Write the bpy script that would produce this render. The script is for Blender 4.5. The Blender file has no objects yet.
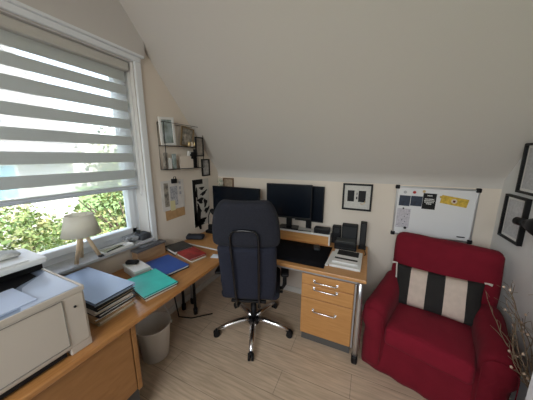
import bpy, bmesh, math, random
from mathutils import Vector, Matrix, noise
random.seed(7)
PI = math.pi
scn = bpy.context.scene
COL = scn.collection
R = math.radians

# ------------------------------------------------------------------ materials
MATS = {}
def mat(name, col, rough=0.6, metal=0.0, spec=0.5, noise_amt=0.0, noise_scale=30, bump=0.0, bump_scale=200,
        emit=0, trans=0.0, alpha=1.0, col2=None, sheen=0.0, coord='Object', stretch=None, bump_dist=0.01):
    if name in MATS: return MATS[name]
    m = bpy.data.materials.new(name); m.use_nodes = True
    nt = m.node_tree; N = nt.nodes; Lk = nt.links
    b = N['Principled BSDF']
    b.inputs['Base Color'].default_value = (*col, 1)
    b.inputs['Roughness'].default_value = rough
    b.inputs['Metallic'].default_value = metal
    b.inputs['Specular IOR Level'].default_value = spec
    b.inputs['Alpha'].default_value = alpha
    b.inputs['Transmission Weight'].default_value = trans
    if sheen: b.inputs['Sheen Weight'].default_value = sheen
    if noise_amt or col2 or bump:
        tc = N.new('ShaderNodeTexCoord'); mp = N.new('ShaderNodeMapping')
        Lk.new(tc.outputs[coord], mp.inputs['Vector'])
        if stretch: mp.inputs['Scale'].default_value = stretch
    if noise_amt or col2:
        nz = N.new('ShaderNodeTexNoise'); nz.inputs['Scale'].default_value = noise_scale; nz.inputs['Detail'].default_value = 4
        Lk.new(mp.outputs[0], nz.inputs['Vector'])
        mx = N.new('ShaderNodeMix'); mx.data_type = 'RGBA'
        c2 = col2 or tuple(max(0, c*(1-noise_amt)) for c in col)
        mx.inputs[6].default_value = (*col, 1); mx.inputs[7].default_value = (*c2, 1)
        cr = N.new('ShaderNodeValToRGB'); cr.color_ramp.elements[0].position = .35; cr.color_ramp.elements[1].position = .65
        Lk.new(nz.outputs['Fac'], cr.inputs[0]); Lk.new(cr.outputs[0], mx.inputs[0]); Lk.new(mx.outputs[2], b.inputs['Base Color'])
    if bump:
        n2 = N.new('ShaderNodeTexNoise'); n2.inputs['Scale'].default_value = bump_scale; n2.inputs['Detail'].default_value = 3
        Lk.new(mp.outputs[0], n2.inputs['Vector'])
        bp = N.new('ShaderNodeBump'); bp.inputs['Strength'].default_value = bump; bp.inputs['Distance'].default_value = bump_dist
        Lk.new(n2.outputs['Fac'], bp.inputs['Height']); Lk.new(bp.outputs[0], b.inputs['Normal'])
    if emit:
        b.inputs['Emission Color'].default_value = (*col, 1); b.inputs['Emission Strength'].default_value = emit
    MATS[name] = m
    return m

def wood(name, c1, c2, stretch, rough=0.4, scale=6.0):
    m = bpy.data.materials.new(name); m.use_nodes = True
    nt = m.node_tree; N = nt.nodes; Lk = nt.links; b = N['Principled BSDF']
    tc = N.new('ShaderNodeTexCoord'); mp = N.new('ShaderNodeMapping'); mp.inputs['Scale'].default_value = stretch
    Lk.new(tc.outputs['Object'], mp.inputs[0])
    nz = N.new('ShaderNodeTexNoise'); nz.inputs['Scale'].default_value = scale; nz.inputs['Detail'].default_value = 6; nz.inputs['Distortion'].default_value = .6
    Lk.new(mp.outputs[0], nz.inputs['Vector'])
    cr = N.new('ShaderNodeValToRGB')
    cr.color_ramp.elements[0].position = .3; cr.color_ramp.elements[0].color = (*c1, 1)
    cr.color_ramp.elements[1].position = .7; cr.color_ramp.elements[1].color = (*c2, 1)
    Lk.new(nz.outputs['Fac'], cr.inputs[0]); Lk.new(cr.outputs[0], b.inputs['Base Color'])
    b.inputs['Roughness'].default_value = rough
    MATS[name] = m
    return m

def floor_mat():
    m = bpy.data.materials.new('laminate'); m.use_nodes = True
    nt = m.node_tree; N = nt.nodes; Lk = nt.links; b = N['Principled BSDF']
    tc = N.new('ShaderNodeTexCoord')
    br = N.new('ShaderNodeTexBrick'); br.inputs['Scale'].default_value = 1.0
    br.inputs['Brick Width'].default_value = 1.3; br.inputs['Row Height'].default_value = .19
    br.inputs['Mortar Size'].default_value = .002; br.inputs['Color1'].default_value = (.64, .50, .365, 1)
    br.inputs['Color2'].default_value = (.59, .46, .33, 1); br.inputs['Mortar'].default_value = (.33, .25, .18, 1)
    br.inputs['Bias'].default_value = 0; br.offset = .37
    Lk.new(tc.outputs['Object'], br.inputs['Vector'])
    mp = N.new('ShaderNodeMapping'); mp.inputs['Scale'].default_value = (1.2, 16, 1)
    Lk.new(tc.outputs['Object'], mp.inputs[0])
    nz = N.new('ShaderNodeTexNoise'); nz.inputs['Scale'].default_value = 4; nz.inputs['Detail'].default_value = 7; nz.inputs['Distortion'].default_value = .4
    Lk.new(mp.outputs[0], nz.inputs['Vector'])
    cr = N.new('ShaderNodeValToRGB'); cr.color_ramp.elements[0].position = .32; cr.color_ramp.elements[0].color = (.80, .785, .77, 1)
    cr.color_ramp.elements[1].position = .68; cr.color_ramp.elements[1].color = (1.12, 1.12, 1.14, 1)
    Lk.new(nz.outputs['Fac'], cr.inputs[0])
    mx = N.new('ShaderNodeMix'); mx.data_type = 'RGBA'; mx.blend_type = 'MULTIPLY'; mx.inputs[0].default_value = 1
    Lk.new(br.outputs['Color'], mx.inputs[6]); Lk.new(cr.outputs[0], mx.inputs[7]); Lk.new(mx.outputs[2], b.inputs['Base Color'])
    b.inputs['Roughness'].default_value = .42
    return m

def tile_mat(name, c1, c2, mortar, w, h, rough=.8):
    m = bpy.data.materials.new(name); m.use_nodes = True
    nt = m.node_tree; N = nt.nodes; Lk = nt.links; b = N['Principled BSDF']
    tc = N.new('ShaderNodeTexCoord'); mp = N.new('ShaderNodeMapping'); mp.inputs['Rotation'].default_value = (0, 0, R(90))
    sep = N.new('ShaderNodeSeparateXYZ'); cmb = N.new('ShaderNodeCombineXYZ')
    Lk.new(tc.outputs['Object'], sep.inputs[0]); Lk.new(sep.outputs['Y'], cmb.inputs['X']); Lk.new(sep.outputs['Z'], cmb.inputs['Y'])
    br = N.new('ShaderNodeTexBrick'); br.inputs['Scale'].default_value = 1
    br.inputs['Brick Width'].default_value = w; br.inputs['Row Height'].default_value = h; br.inputs['Mortar Size'].default_value = .02
    br.inputs['Color1'].default_value = (*c1, 1); br.inputs['Color2'].default_value = (*c2, 1); br.inputs['Mortar'].default_value = (*mortar, 1)
    Lk.new(cmb.outputs[0], br.inputs['Vector']); Lk.new(br.outputs['Color'], b.inputs['Base Color'])
    b.inputs['Roughness'].default_value = rough
    return m

WALL   = mat('wall_paint', (.72, .64, .555), .9, spec=.2, bump=.12, bump_scale=90, bump_dist=.004)
WALLR  = mat('wall_paint_white', (.74, .74, .73), .9, spec=.2, bump=.12, bump_scale=90, bump_dist=.004)
CEIL   = mat('ceiling_paint_shaded', (.58, .55, .52), .95, spec=.15, bump=.18, bump_scale=14, bump_dist=.01)  # darker than the walls: shade of the slope put into the colour
REVEAL = mat('reveal_paint', (.70, .68, .66), .85, spec=.2)
FLOOR  = floor_mat()
TRIM   = mat('white_trim', (.74, .76, .78), .35)
PVC    = mat('white_pvc', (.80, .84, .88), .3)
SILL   = mat('sill_stone', (.62, .64, .68), .25, noise_amt=.12, noise_scale=40)
DESKX  = wood('desk_beech_x', (.47, .225, .078), (.57, .295, .110), (1.2, 14, 14), .32)
DESKY  = wood('desk_beech_y', (.38, .165, .050), (.48, .225, .075), (14, 1.2, 14), .3)
DRAWER = wood('drawer_beech', (.50, .235, .072), (.59, .30, .105), (1.2, 14, 14), .42)
PANEL  = wood('cabinet_panel', (.28, .125, .038), (.36, .17, .058), (14, 1.5, 6), .42)
LEDGEW = wood('ledge_wood', (.33, .20, .11), (.45, .29, .17), (10, 1.2, 10), .5)
EDGE   = mat('edge_white', (.72, .70, .66), .5)
STEEL  = mat('brushed_steel', (.55, .55, .56), .32, metal=.9)
CHROME = mat('chrome', (.80, .80, .81), .24, metal=1.0)
GREYM  = mat('grey_metal', (.42, .42, .43), .4, metal=.5)
BLACK  = mat('black_plastic', (.008, .008, .009), .5, spec=.25)
BLACKG = mat('black_gloss', (.006, .007, .010), .12)
SCREEN = mat('screen_black', (.003, .006, .012), .25, spec=.3)
BLKFR  = mat('black_frame', (.008, .008, .009), .5, spec=.25)
DGREY  = mat('dark_grey_plastic', (.022, .023, .025), .5, spec=.3)
CHAIRF = mat('chair_fabric', (.026, .027, .036), .95, spec=.1, noise_amt=.25, noise_scale=120, bump=.4, bump_scale=500, sheen=.03, bump_dist=.002)
CHAIRF2= mat('chair_fabric_lower', (.027, .029, .044), .95, spec=.1, noise_amt=.25, noise_scale=120, bump=.4, bump_scale=500, sheen=.03, bump_dist=.002)
MATF   = mat('mat_black', (.006, .006, .008), .9, spec=.1)
RED    = mat('red_cover', (.19, .010, .022), .95, spec=.2, noise_amt=.12, noise_scale=9, bump=.35, bump_scale=7, sheen=.03, bump_dist=.03)
RED2   = mat('red_cushion_cover', (.225, .011, .026), .95, spec=.2, noise_amt=.1, noise_scale=9, bump=.3, bump_scale=8, sheen=.03, bump_dist=.025)
PILB   = mat('pillow_black', (.018, .016, .015), .95, bump=.3, bump_scale=60, bump_dist=.004)
PILC   = mat('pillow_cream', (.62, .50, .42), .9, noise_amt=.1, noise_scale=25, bump=.3, bump_scale=60, bump_dist=.004)
PILW   = mat('pillow_piping', (.72, .66, .60), .9)
WHITE  = mat('white_paper', (.78, .77, .75), .7)
PAPERB = mat('paper_cool', (.70, .74, .80), .7)
CREAM  = mat('cream_paper', (.68, .58, .46), .8)
PRINTW = mat('printer_white', (.52, .46, .39), .45)
PRINTT = mat('printer_top', (.60, .62, .66), .4)
TRAYG  = mat('printer_tray', (.20, .25, .34), .35)
TURQ   = mat('turquoise_folder', (.05, .64, .55), .4, noise_amt=.12, noise_scale=12)
BLUE   = mat('blue_folder', (.025, .085, .34), .4)
LBLUE  = mat('pale_blue_folder', (.32, .42, .60), .35)
REDF   = mat('red_folder', (.42, .03, .03), .45, noise_amt=.5, noise_scale=18)
TEALD  = mat('dark_book', (.05, .05, .05), .55, noise_amt=.4, noise_scale=20)
BROWNB = mat('tan_binding', (.42, .30, .17), .7)
CARD   = mat('cardboard', (.50, .30, .14), .85, noise_amt=.15, noise_scale=30)
NAVY   = mat('navy_card', (.02, .035, .07), .5, noise_amt=.5, noise_scale=35)
YELLOW = mat('yellow_print', (.75, .50, .06), .6, noise_amt=.35, noise_scale=40)
MAPP   = mat('map_paper', (.58, .55, .60), .7, noise_amt=.25, noise_scale=60)
REDP   = mat('red_plastic', (.45, .02, .02), .4)
BRASS  = mat('brass', (.65, .48, .25), .35, metal=.8)
BOARD  = mat('whiteboard_face', (.76, .76, .77), .18)
LAMPSH = None
LAMPW  = mat('lamp_wood', (.74, .56, .37), .6, noise_amt=.15, noise_scale=30)
BINW   = mat('bin_plastic', (.82, .79, .74), .45)
TWIG   = mat('twig', (.25, .18, .12), .85)
BUD    = mat('bud_cream', (.80, .62, .48), .7)
SAGE   = mat('sage', (.33, .38, .30), .85)
WIRE   = mat('black_wire', (.02, .018, .016), .5)
BROWNF = mat('brown_frame', (.16, .08, .035), .5)
SOCK   = mat('skirting_white', (.66, .63, .58), .5)
VASE   = mat('vase_dark', (.02, .02, .022), .35)
PHOTO1 = mat('photo_blue', (.42, .50, .52), .4, col2=(.16, .20, .16), noise_scale=14)
PHOTO2 = mat('photo_mixed', (.40, .36, .30), .5, col2=(.12, .11, .10), noise_scale=26)
ARTIM  = mat('art_ink', (.60, .56, .50), .5)
LEAF1  = mat('leaf_light', (.28, .35, .13), .5, spec=.3, col2=(.08, .14, .035), noise_scale=2.2)
LEAF2  = mat('leaf_yellowish', (.46, .43, .20), .5, spec=.3, col2=(.12, .17, .055), noise_scale=2.6)
LEAF3  = mat('leaf_dark', (.10, .17, .06), .55, spec=.3, col2=(.11, .17, .05), noise_scale=2.5)
BARK   = mat('bark', (.16, .12, .09), .9, noise_amt=.4, noise_scale=12)
FACADE = mat('facade_white', (.42, .41, .39), .9, noise_amt=.06, noise_scale=3)
RTILE  = tile_mat('roof_tile', (.33, .30, .28), (.25, .23, .22), (.10, .09, .09), .5, .34)
LAWN   = mat('lawn', (.18, .30, .08), .95, noise_amt=.4, noise_scale=4)
PLANEB = mat('pane_reflection_blue', (.12, .36, .48), .4, col2=(.35, .62, .72), noise_scale=4, stretch=(1, 4, .3))  # blue reflections put into the colour of the neighbour's window panes

def glass_mat():
    m = bpy.data.materials.new('window_glass'); m.use_nodes = True
    N = m.node_tree.nodes; Lk = m.node_tree.links; N.remove(N['Principled BSDF'])
    o = N['Material Output']; t = N.new('ShaderNodeBsdfTransparent'); t.inputs[0].default_value = (.96, .98, .98, 1)
    g = N.new('ShaderNodeBsdfGlossy'); g.inputs['Roughness'].default_value = .02
    lw = N.new('ShaderNodeFresnel'); lw.inputs[0].default_value = 1.2
    mx = N.new('ShaderNodeMixShader'); Lk.new(lw.outputs[0], mx.inputs[0]); Lk.new(t.outputs[0], mx.inputs[1]); Lk.new(g.outputs[0], mx.inputs[2])
    Lk.new(mx.outputs[0], o.inputs[0]); return m
GLASS = glass_mat()
def fabric_mat(name, col, transp, transl):
    m = bpy.data.materials.new(name); m.use_nodes = True
    N = m.node_tree.nodes; Lk = m.node_tree.links; N.remove(N['Principled BSDF'])
    o = N['Material Output']
    d = N.new('ShaderNodeBsdfDiffuse'); d.inputs[0].default_value = (*col, 1)
    tl = N.new('ShaderNodeBsdfTranslucent'); tl.inputs[0].default_value = (*col, 1)
    t = N.new('ShaderNodeBsdfTransparent')
    m1 = N.new('ShaderNodeMixShader'); m1.inputs[0].default_value = transl; Lk.new(d.outputs[0], m1.inputs[1]); Lk.new(tl.outputs[0], m1.inputs[2])
    m2 = N.new('ShaderNodeMixShader'); m2.inputs[0].default_value = transp; Lk.new(m1.outputs[0], m2.inputs[1]); Lk.new(t.outputs[0], m2.inputs[2])
    Lk.new(m2.outputs[0], o.inputs[0]); return m
BAND  = fabric_mat('blind_band', (.58, .60, .59), 0.0, .30)
LAMPSH = fabric_mat('lamp_shade', (.80, .76, .67), 0.0, .5)
SHEER = fabric_mat('blind_sheer', (.85, .88, .90), .66, .5)

# ------------------------------------------------------------------ mesh helpers
class MB:
    def __init__(s): s.bm = bmesh.new(); s.mi = 0
    def _tag(s, faces, mi=None, smooth=False):
        for f in faces:
            f.material_index = s.mi if mi is None else mi; f.smooth = smooth
    def box(s, x0, x1, y0, y1, z0, z1, bev=0.0, seg=2, M=None, mi=None):
        r = bmesh.ops.create_cube(s.bm, size=1); vs = r['verts']
        for v in vs:
            v.co = Vector((x0+(v.co.x+.5)*(x1-x0), y0+(v.co.y+.5)*(y1-y0), z0+(v.co.z+.5)*(z1-z0)))
        es = list({e for v in vs for e in v.link_edges}); fs = list({f for v in vs for f in v.link_faces})
        if bev > 0:
            r = bmesh.ops.bevel(s.bm, geom=es, offset=bev, segments=seg, affect='EDGES', profile=.5)
            vs = list({v for f in r['faces'] for v in f.verts} | {v for v in vs if v.is_valid}); fs = list({f for v in vs for f in v.link_faces})
        if M is not None:
            for v in vs: v.co = M @ v.co
        s._tag(fs, mi); return s
    def cyl(s, p0, p1, r0, r1=None, n=20, caps=True, mi=None, smooth=True):
        return s.tube([p0, p1], [r0, r0 if r1 is None else r1], n, caps, mi, smooth)
    def tube(s, pts, rad, n=10, caps=True, mi=None, smooth=True, closed=False):
        pts = [Vector(p) for p in pts]
        if not hasattr(rad, '__len__'): rad = [rad]*len(pts)
        k = len(pts); rings = []; ref = None
        for i, p in enumerate(pts):
            if closed: d = pts[(i+1) % k]-pts[i-1]
            else: d = (pts[min(i+1, k-1)]-pts[max(i-1, 0)])
            if d.length < 1e-9: d = Vector((0, 0, 1))
            d.normalize()
            if ref is None:
                ref = Vector((0, 0, 1)) if abs(d.z) < .9 else Vector((1, 0, 0))
            a = (ref - d*ref.dot(d))
            if a.length < 1e-6: a = d.orthogonal()
            a.normalize(); ref = a; b = d.cross(a)
            rings.append([s.bm.verts.new(p+(a*math.cos(2*PI*j/n)+b*math.sin(2*PI*j/n))*rad[i]) for j in range(n)])
        fs = []
        for i in range(k if closed else k-1):
            A, B = rings[i], rings[(i+1) % k]
            for j in range(n): fs.append(s.bm.faces.new([A[j], A[(j+1) % n], B[(j+1) % n], B[j]]))
        s._tag(fs, mi, smooth)
        if caps and not closed:
            c = [s.bm.faces.new(rings[0][::-1]), s.bm.faces.new(rings[-1])]; s._tag(c, mi, False)
        return s
    def lathe(s, prof, c=(0, 0, 0), n=32, mi=None, M=None, smooth=True):
        rings = []
        for r, z in prof:
            ring = []
            for j in range(n):
                p = Vector((c[0]+r*math.cos(2*PI*j/n), c[1]+r*math.sin(2*PI*j/n), c[2]+z))
                ring.append(s.bm.verts.new(M @ p if M is not None else p))
            rings.append(ring)
        fs = []
        for A, B in zip(rings, rings[1:]):
            for j in range(n): fs.append(s.bm.faces.new([A[j], A[(j+1) % n], B[(j+1) % n], B[j]]))
        s._tag(fs, mi, smooth)
        c2 = []
        if prof[0][0] > 1e-5: c2.append(s.bm.faces.new(rings[0][::-1]))
        if prof[-1][0] > 1e-5: c2.append(s.bm.faces.new(rings[-1]))
        s._tag(c2, mi); return s
    def rbox(s, x0, x1, y0, y1, z0, z1, r, n=(10, 10, 8), mi=None, fn=None, M=None):
        """softly rounded upholstery block, fn displaces points"""
        nx, ny, nz = n; grid = {}
        def vt(i, j, k):
            key = (i, j, k)
            if key not in grid:
                p = Vector((x0+(x1-x0)*i/nx, y0+(y1-y0)*j/ny, z0+(z1-z0)*k/nz))
                q = Vector((min(max(p.x, x0+r), x1-r), min(max(p.y, y0+r), y1-r), min(max(p.z, z0+r), z1-r)))
                d = p-q
                if d.length > 1e-9: p = q+d.normalized()*r*min(1, max(abs(d.x), abs(d.y), abs(d.z))/r)
                if fn: p = fn(p)
                if M is not None: p = M @ p
                grid[key] = s.bm.verts.new(p)
            return grid[key]
        fs = []
        def quad(a, b, c, d): fs.append(s.bm.faces.new([vt(*a), vt(*b), vt(*c), vt(*d)]))
        for i in range(nx):
            for j in range(ny):
                quad((i, j, 0), (i, j+1, 0), (i+1, j+1, 0), (i+1, j, 0)); quad((i, j, nz), (i+1, j, nz), (i+1, j+1, nz), (i, j+1, nz))
        for i in range(nx):
            for k in range(nz):
                quad((i, 0, k), (i+1, 0, k), (i+1, 0, k+1), (i, 0, k+1)); quad((i, ny, k), (i, ny, k+1), (i+1, ny, k+1), (i+1, ny, k))
        for j in range(ny):
            for k in range(nz):
                quad((0, j, k), (0, j, k+1), (0, j+1, k+1), (0, j+1, k)); quad((nx, j, k), (nx, j+1, k), (nx, j+1, k+1), (nx, j, k+1))
        s._tag(fs, mi, True); return s
    def poly(s, pts, d, mi=None, smooth=False):
        """extrude a planar polygon by vector d"""
        d = Vector(d); A = [s.bm.verts.new(Vector(p)) for p in pts]; B = [s.bm.verts.new(Vector(p)+d) for p in pts]
        n = len(pts); fs = [s.bm.faces.new(A[::-1]), s.bm.faces.new(B)]
        for i in range(n): fs.append(s.bm.faces.new([A[i], A[(i+1) % n], B[(i+1) % n], B[i]]))
        s._tag(fs, mi, smooth); return s
    def obj(s, name, mats, parent=None, loc=None, sub=0):
        bmesh.ops.recalc_face_normals(s.bm, faces=s.bm.faces)
        me = bpy.data.meshes.new(name); s.bm.to_mesh(me); s.bm.free()
        for m in (mats if isinstance(mats, (list, tuple)) else [mats]): me.materials.append(m)
        o = bpy.data.objects.new(name, me); COL.objects.link(o)
        if parent: o.parent = parent
        if loc: o.location = loc
        if sub:
            md = o.modifiers.new('sub', 'SUBSURF'); md.levels = sub; md.render_levels = sub
        return o

def thing(name, label, cat, loc=(0, 0, 0), rz=0, group=None):
    o = bpy.data.objects.new(name, None); COL.objects.link(o); o.empty_display_size = .05
    o.location = loc; o.rotation_euler = (0, 0, rz); o['label'] = label; o['category'] = cat
    if group: o['group'] = group
    return o
def tag(o, label, cat, group=None):
    o['label'] = label; o['category'] = cat
    if group: o['group'] = group
    return o
def struct(o): o['kind'] = 'structure'; return o
def box(x0, x1, y0, y1, z0, z1, bev=0): return MB().box(x0, x1, y0, y1, z0, z1, bev)

# ------------------------------------------------------------------ room shell
XL, XR, YB, YF = -1.758, .95, 2.33, -1.35
ZC = 2.78; KN = 1.41                      # flat ceiling height, knee wall height
SL = 1.14                                 # slope of the roof side
YC = YB-(ZC-KN)/SL                        # where slope meets the flat ceiling
struct(box(XL-.3, XR+.1, YF-.1, YB+.1, -.12, 0).obj('floor', FLOOR))
struct(box(XL-.02, XR+.02, YB, YB+.1, 0, KN+.12).obj('wall_back', WALL))
# sloping ceiling with a soft bend at the knee wall
m = MB()
prof = []
rad = .06
for i in range(7):
    t = i/6
    a0 = Vector((YB, KN-rad)); a1 = Vector((YB, KN)); a2 = Vector((YB-rad/1.5, KN+rad*SL/1.5))
    p = a0*(1-t)**2+a1*2*t*(1-t)+a2*t*t
    prof.append((p.x, p.y))
prof += [(YC+.05, ZC-.05*SL), (YC-.02, ZC-.01), (YC-.1, ZC)]
pts = [(XL-.3, y, z) for y, z in prof] + [(XL-.3, YC-.1, ZC+.14), (XL-.3, YB+.1, KN+.14), (XL-.3, YB+.1, KN-rad)]
m.poly(pts, (XR+.1-XL+.3, 0, 0), smooth=False)
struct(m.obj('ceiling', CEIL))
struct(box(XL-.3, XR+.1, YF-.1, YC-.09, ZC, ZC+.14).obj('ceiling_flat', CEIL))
# right wall
struct(box(XR, XR+.1, YF-.1, YB+.1, 0, ZC+.1).obj('wall_right', WALLR))
# left wall with window opening
WY0, WY1, WZ0, WZ1 = -.15, 1.30, .86, 2.33
m = MB()
m.box(XL-.26, XL, YF-.1, WY0, 0, ZC+.1); m.box(XL-.26, XL, WY1, YB+.1, 0, ZC+.1)
m.box(XL-.26, XL, WY0, WY1, 0, WZ0); m.box(XL-.26, XL, WY0, WY1, WZ1, ZC+.1)
struct(m.obj('wall_left', WALL))
# front (behind camera) wall with an unseen second window, added to let in light
FX0, FX1, FZ0, FZ1 = -1.25, .45, .95, 2.35
m = MB()
m.box(XL-.26, FX0, YF-.1, YF, 0, ZC+.1); m.box(FX1, XR+.1, YF-.1, YF, 0, ZC+.1)
m.box(FX0, FX1, YF-.1, YF, 0, FZ0); m.box(FX0, FX1, YF-.1, YF, FZ1, ZC+.1)
struct(m.obj('wall_front', WALL))
m = MB(); w = .06
m.box(FX0, FX1, YF-.08, YF-.02, FZ0, FZ0+w); m.box(FX0, FX1, YF-.08, YF-.02, FZ1-w, FZ1)
m.box(FX0, FX0+w, YF-.08, YF-.02, FZ0, FZ1); m.box(FX1-w, FX1, YF-.08, YF-.02, FZ0, FZ1); m.box(-.43, -.37, YF-.08, YF-.02, FZ0, FZ1)
w2 = struct(m.obj('window_rear_added', PVC)); box(FX0, FX1, YF-.055, YF-.045, FZ0, FZ1).obj('window_pane', GLASS, w2)
# baseboards
struct(box(XL, XR, YB-.015, YB, 0, .07, .003).obj('baseboard_back', SOCK))
struct(box(XR-.015, XR, YF, YB-.015, 0, .07, .003).obj('baseboard_right', SOCK))
struct(box(XL, XL+.015, YF, YB-.015, 0, .07, .003).obj('baseboard_left', SOCK))
# shutter box bulging above the window
m = MB(); m.box(XL-.01, XL+.045, WY0-.2, 1.385, WZ1+.045, ZC, .006)
struct(m.obj('trim_shutter_box', CEIL))

# ------------------------------------------------------------------ window 1
win = MB()
xw0, xw1 = XL-.19, XL-.125
w = .055
for (a, b, c, d) in ((WY0, WY1, .885, .885+w), (WY0, WY1, WZ1-w, WZ1), (WY0, WY0+w, .885, WZ1), (WY1-w, WY1, .885, WZ1)):
    win.box(xw0, xw1, a, b, c, d, .004)
wo = struct(win.obj('window_1', PVC))
m = MB(); s0, s1 = WY0+w-.01, WY1-w+.01; z0, z1 = .885+w-.01, WZ1-w+.01; sw = .05
xs0, xs1 = xw0+.012, xw1+.018
for (a, b, c, d) in ((s0, s1, z0, z0+sw), (s0, s1, z1-sw, z1), (s0, s0+sw, z0, z1), (s1-sw, s1, z0, z1)):
    m.box(xs0, xs1, a, b, c, d, .006)
m.obj('window_sash', PVC, wo)
box(xs0+.02, xs0+.03, s0+sw-.01, s1-sw+.01, z0+sw-.01, z1-sw+.01).obj('window_pane', GLASS, wo)
# reveals
m = MB(); m.box(xw1, XL, WY1-.006, WY1+.001, .885, WZ1); m.box(xw1, XL, WY0-.001, WY0+.006, .885, WZ1); m.box(xw1, XL, WY0, WY1, WZ1-.006, WZ1+.001)
struct(m.obj('trim_reveal', REVEAL))
# white casing
m = MB()
m.box(XL, XL+.022, WY1, WY1+.055, .70, WZ1+.05, .006); m.box(XL, XL+.022, WY0-.055, WY0, .70, WZ1+.05, .006)
m.box(XL, XL+.028, WY0-.055, WY1+.055, WZ1, WZ1+.05, .008); m.box(XL+.02, XL+.05, WY0-.055, WY1+.07, WZ1+.035, WZ1+.055, .006)
struct(m.obj('trim_window', TRIM))
struct(MB().box(xw1-.02, XL+.045, WY0, WY1-.001, .862, .885, .004).obj('trim_window_sill', SILL))

# zebra roller blind
bl = thing('roller_blind', 'roller blind with alternating grey and sheer stripes pulled half down over the window', 'blind', (XL-.06, .57, 2.29))
YL0, YL1 = -.11-.57, 1.262-.57
MB().box(-.04, .045, YL0-.01, YL1+.015, -.035, .03, .012).obj('cassette', mat('cassette_grey', (.50, .48, .44), .5), bl)
m = MB()
def zz(z): return z-2.29
m.mi = 0
bands = [(2.181, 2.26), (2.08, 2.15), (1.955, 2.035), (1.822, 1.893), (1.689, 1.760), (1.555, 1.626), (1.418, 1.490), (1.352, 1.362)]
for a, b in bands: m.box(-.002, .001, YL0, YL1, zz(a), zz(b))
m.mi = 1
prev = None
for a, b in bands:
    if prev is not None: m.box(-.0012, .0002, YL0, YL1, zz(b), zz(prev))
    prev = a
m.obj('striped_fabric', [BAND, SHEER], bl)
MB().box(-.012, .012, YL0, YL1, zz(1.327), zz(1.352), .008, 3).obj('bottom_rail', mat('rail_grey', (.50, .54, .60), .35), bl)
m = MB()
for yy in (YL1+.004, YL1+.018):
    m.tube([(.03, yy, -.02), (.032, yy, -.5), (.033, yy, -1.0), (.033, (YL1+.011), -1.03)], .0022, 6)
m.obj('bead_chain', WHITE, bl)

# ------------------------------------------------------------------ main desk along the back wall
DT = .72
md = thing('main_desk', 'beech office desk along the back wall carrying both monitors', 'desk', (-.83, 1.97, 0))
def L(x, y): return x+.83, y-1.97
def lb(x0, x1, y0, y1, z0, z1, bev=.0, mb=None):
    mb = mb or MB(); return mb.box(x0+.83, x1+.83, y0-1.97, y1-1.97, z0, z1, bev)
lb(-1.735, .045, 1.622, 2.31, DT-.028, DT, .005).obj('desktop', DESKX, md)
lb(-1.72, -1.20, 1.612, 1.624, DT-.03, DT+.004, .002).obj('edge_strip', EDGE, md)
lb(-1.60, .0, 1.66, 1.685, DT-.062, DT-.028, .003).obj('rail', GREYM, md)
lb(-1.60, .0, 2.24, 2.265, DT-.07, DT-.028, .003).obj('rail', GREYM, md)
for (x, y) in ((.008, 1.635), (.008, 2.25), (-1.66, 1.66), (-1.66, 2.25)):
    lx, ly = L(x, y)
    lg = MB().rbox(lx-.019, lx+.019, ly-.026, ly+.026, .035, DT-.028, .016, (6, 6, 4)).obj('leg', STEEL, md)
    MB().rbox(lx-.023, lx+.023, ly-.03, ly+.03, .0, .075, .014, (6, 6, 4)).obj('foot', BLACK, lg)
# drawer pedestal
pd = thing('drawer_pedestal', 'beech drawer pedestal with silver handles under the right end of the desk', 'drawers', (-.235, 1.95, 0))
def pb(mb, x0, x1, y0, y1, z0, z1, bev=0, **k): return mb.box(x0+.235, x1+.235, y0-1.95, y1-1.95, z0, z1, bev, **k)
pb(MB(), -.447, -.027, 1.685, 2.23, .085, .652, .003).obj('carcass', DRAWER, pd)
pb(MB(), -.44, -.035, 1.70, 2.22, 0, .085).obj('plinth', mat('plinth_grey', (.10, .095, .09), .7), pd)
pb(MB(), -.030, -.016, 1.668, 1.69, .085, .645, .002).obj('side_rail', GREYM, pd)
def handle(z, par, w=.092):
    m = MB(); y = 1.667-1.95; xc = -.247+.235
    m.tube([(xc-w, y, z), (xc-w, y-.02, z-.001), (xc-w+.012, y-.027, z-.001), (xc+w-.012, y-.027, z-.001), (xc+w, y-.02, z-.001), (xc+w, y, z)], .0052, 8)
    m.box(xc-w-.008, xc-w+.012, y-.008, y, z-.012, z+.012, .002); m.box(xc+w-.012, xc+w+.008, y-.008, y, z-.012, z+.012, .002)
    m.obj('handle', CHROME, par)
for (z0, z1, hz) in ((.560, .648, .600), (.437, .555, .535), (.09, .432, .335)):
    d = pb(MB(), -.444, -.034, 1.667, 1.686, z0, z1, .003).obj('drawer', DRAWER, pd)
    handle(hz, d)

# ------------------------------------------------------------------ side desk under the window with cabinet
sd = thing('side_desk', 'long honey-coloured wooden worktop along the window wall carrying the printer and folders', 'desk', (-1.42, .75, 0))
def sb(x0, x1, y0, y1, z0, z1, bev=0, mb=None): return (mb or MB()).box(x0+1.42, x1+1.42, y0-.75, y1-.75, z0, z1, bev)
sb(-1.735, -1.10, -.55, 1.605, DT-.03, DT, .006).obj('worktop', DESKY, sd)
sb(-1.30, -1.28, .82, 1.58, DT-.08, DT-.03, .002).obj('rail', GREYM, sd)
for y in (1.54,):
    for x in (-1.68, -1.52):
        lg = MB().cyl((x+1.42, y-.75, .05), (x+1.42, y-.75, DT-.03), .014).obj('leg', BLACK, sd)
        MB().cyl((x+1.42, y-.75, 0), (x+1.42, y-.75, .06), .022).obj('foot', BLACK, lg)
cb = thing('under_desk_cabinet', 'flat brown wooden cabinet below the printer end of the window worktop', 'cabinet', (-1.44, .1, 0))
def cbx(x0, x1, y0, y1, z0, z1, bev=0): return MB().box(x0+1.44, x1+1.44, y0-.1, y1-.1, z0, z1, bev)
cbx(-1.72, -1.148, -.5, .68, .25, .688, .002).obj('carcass', PANEL, cb)
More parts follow.
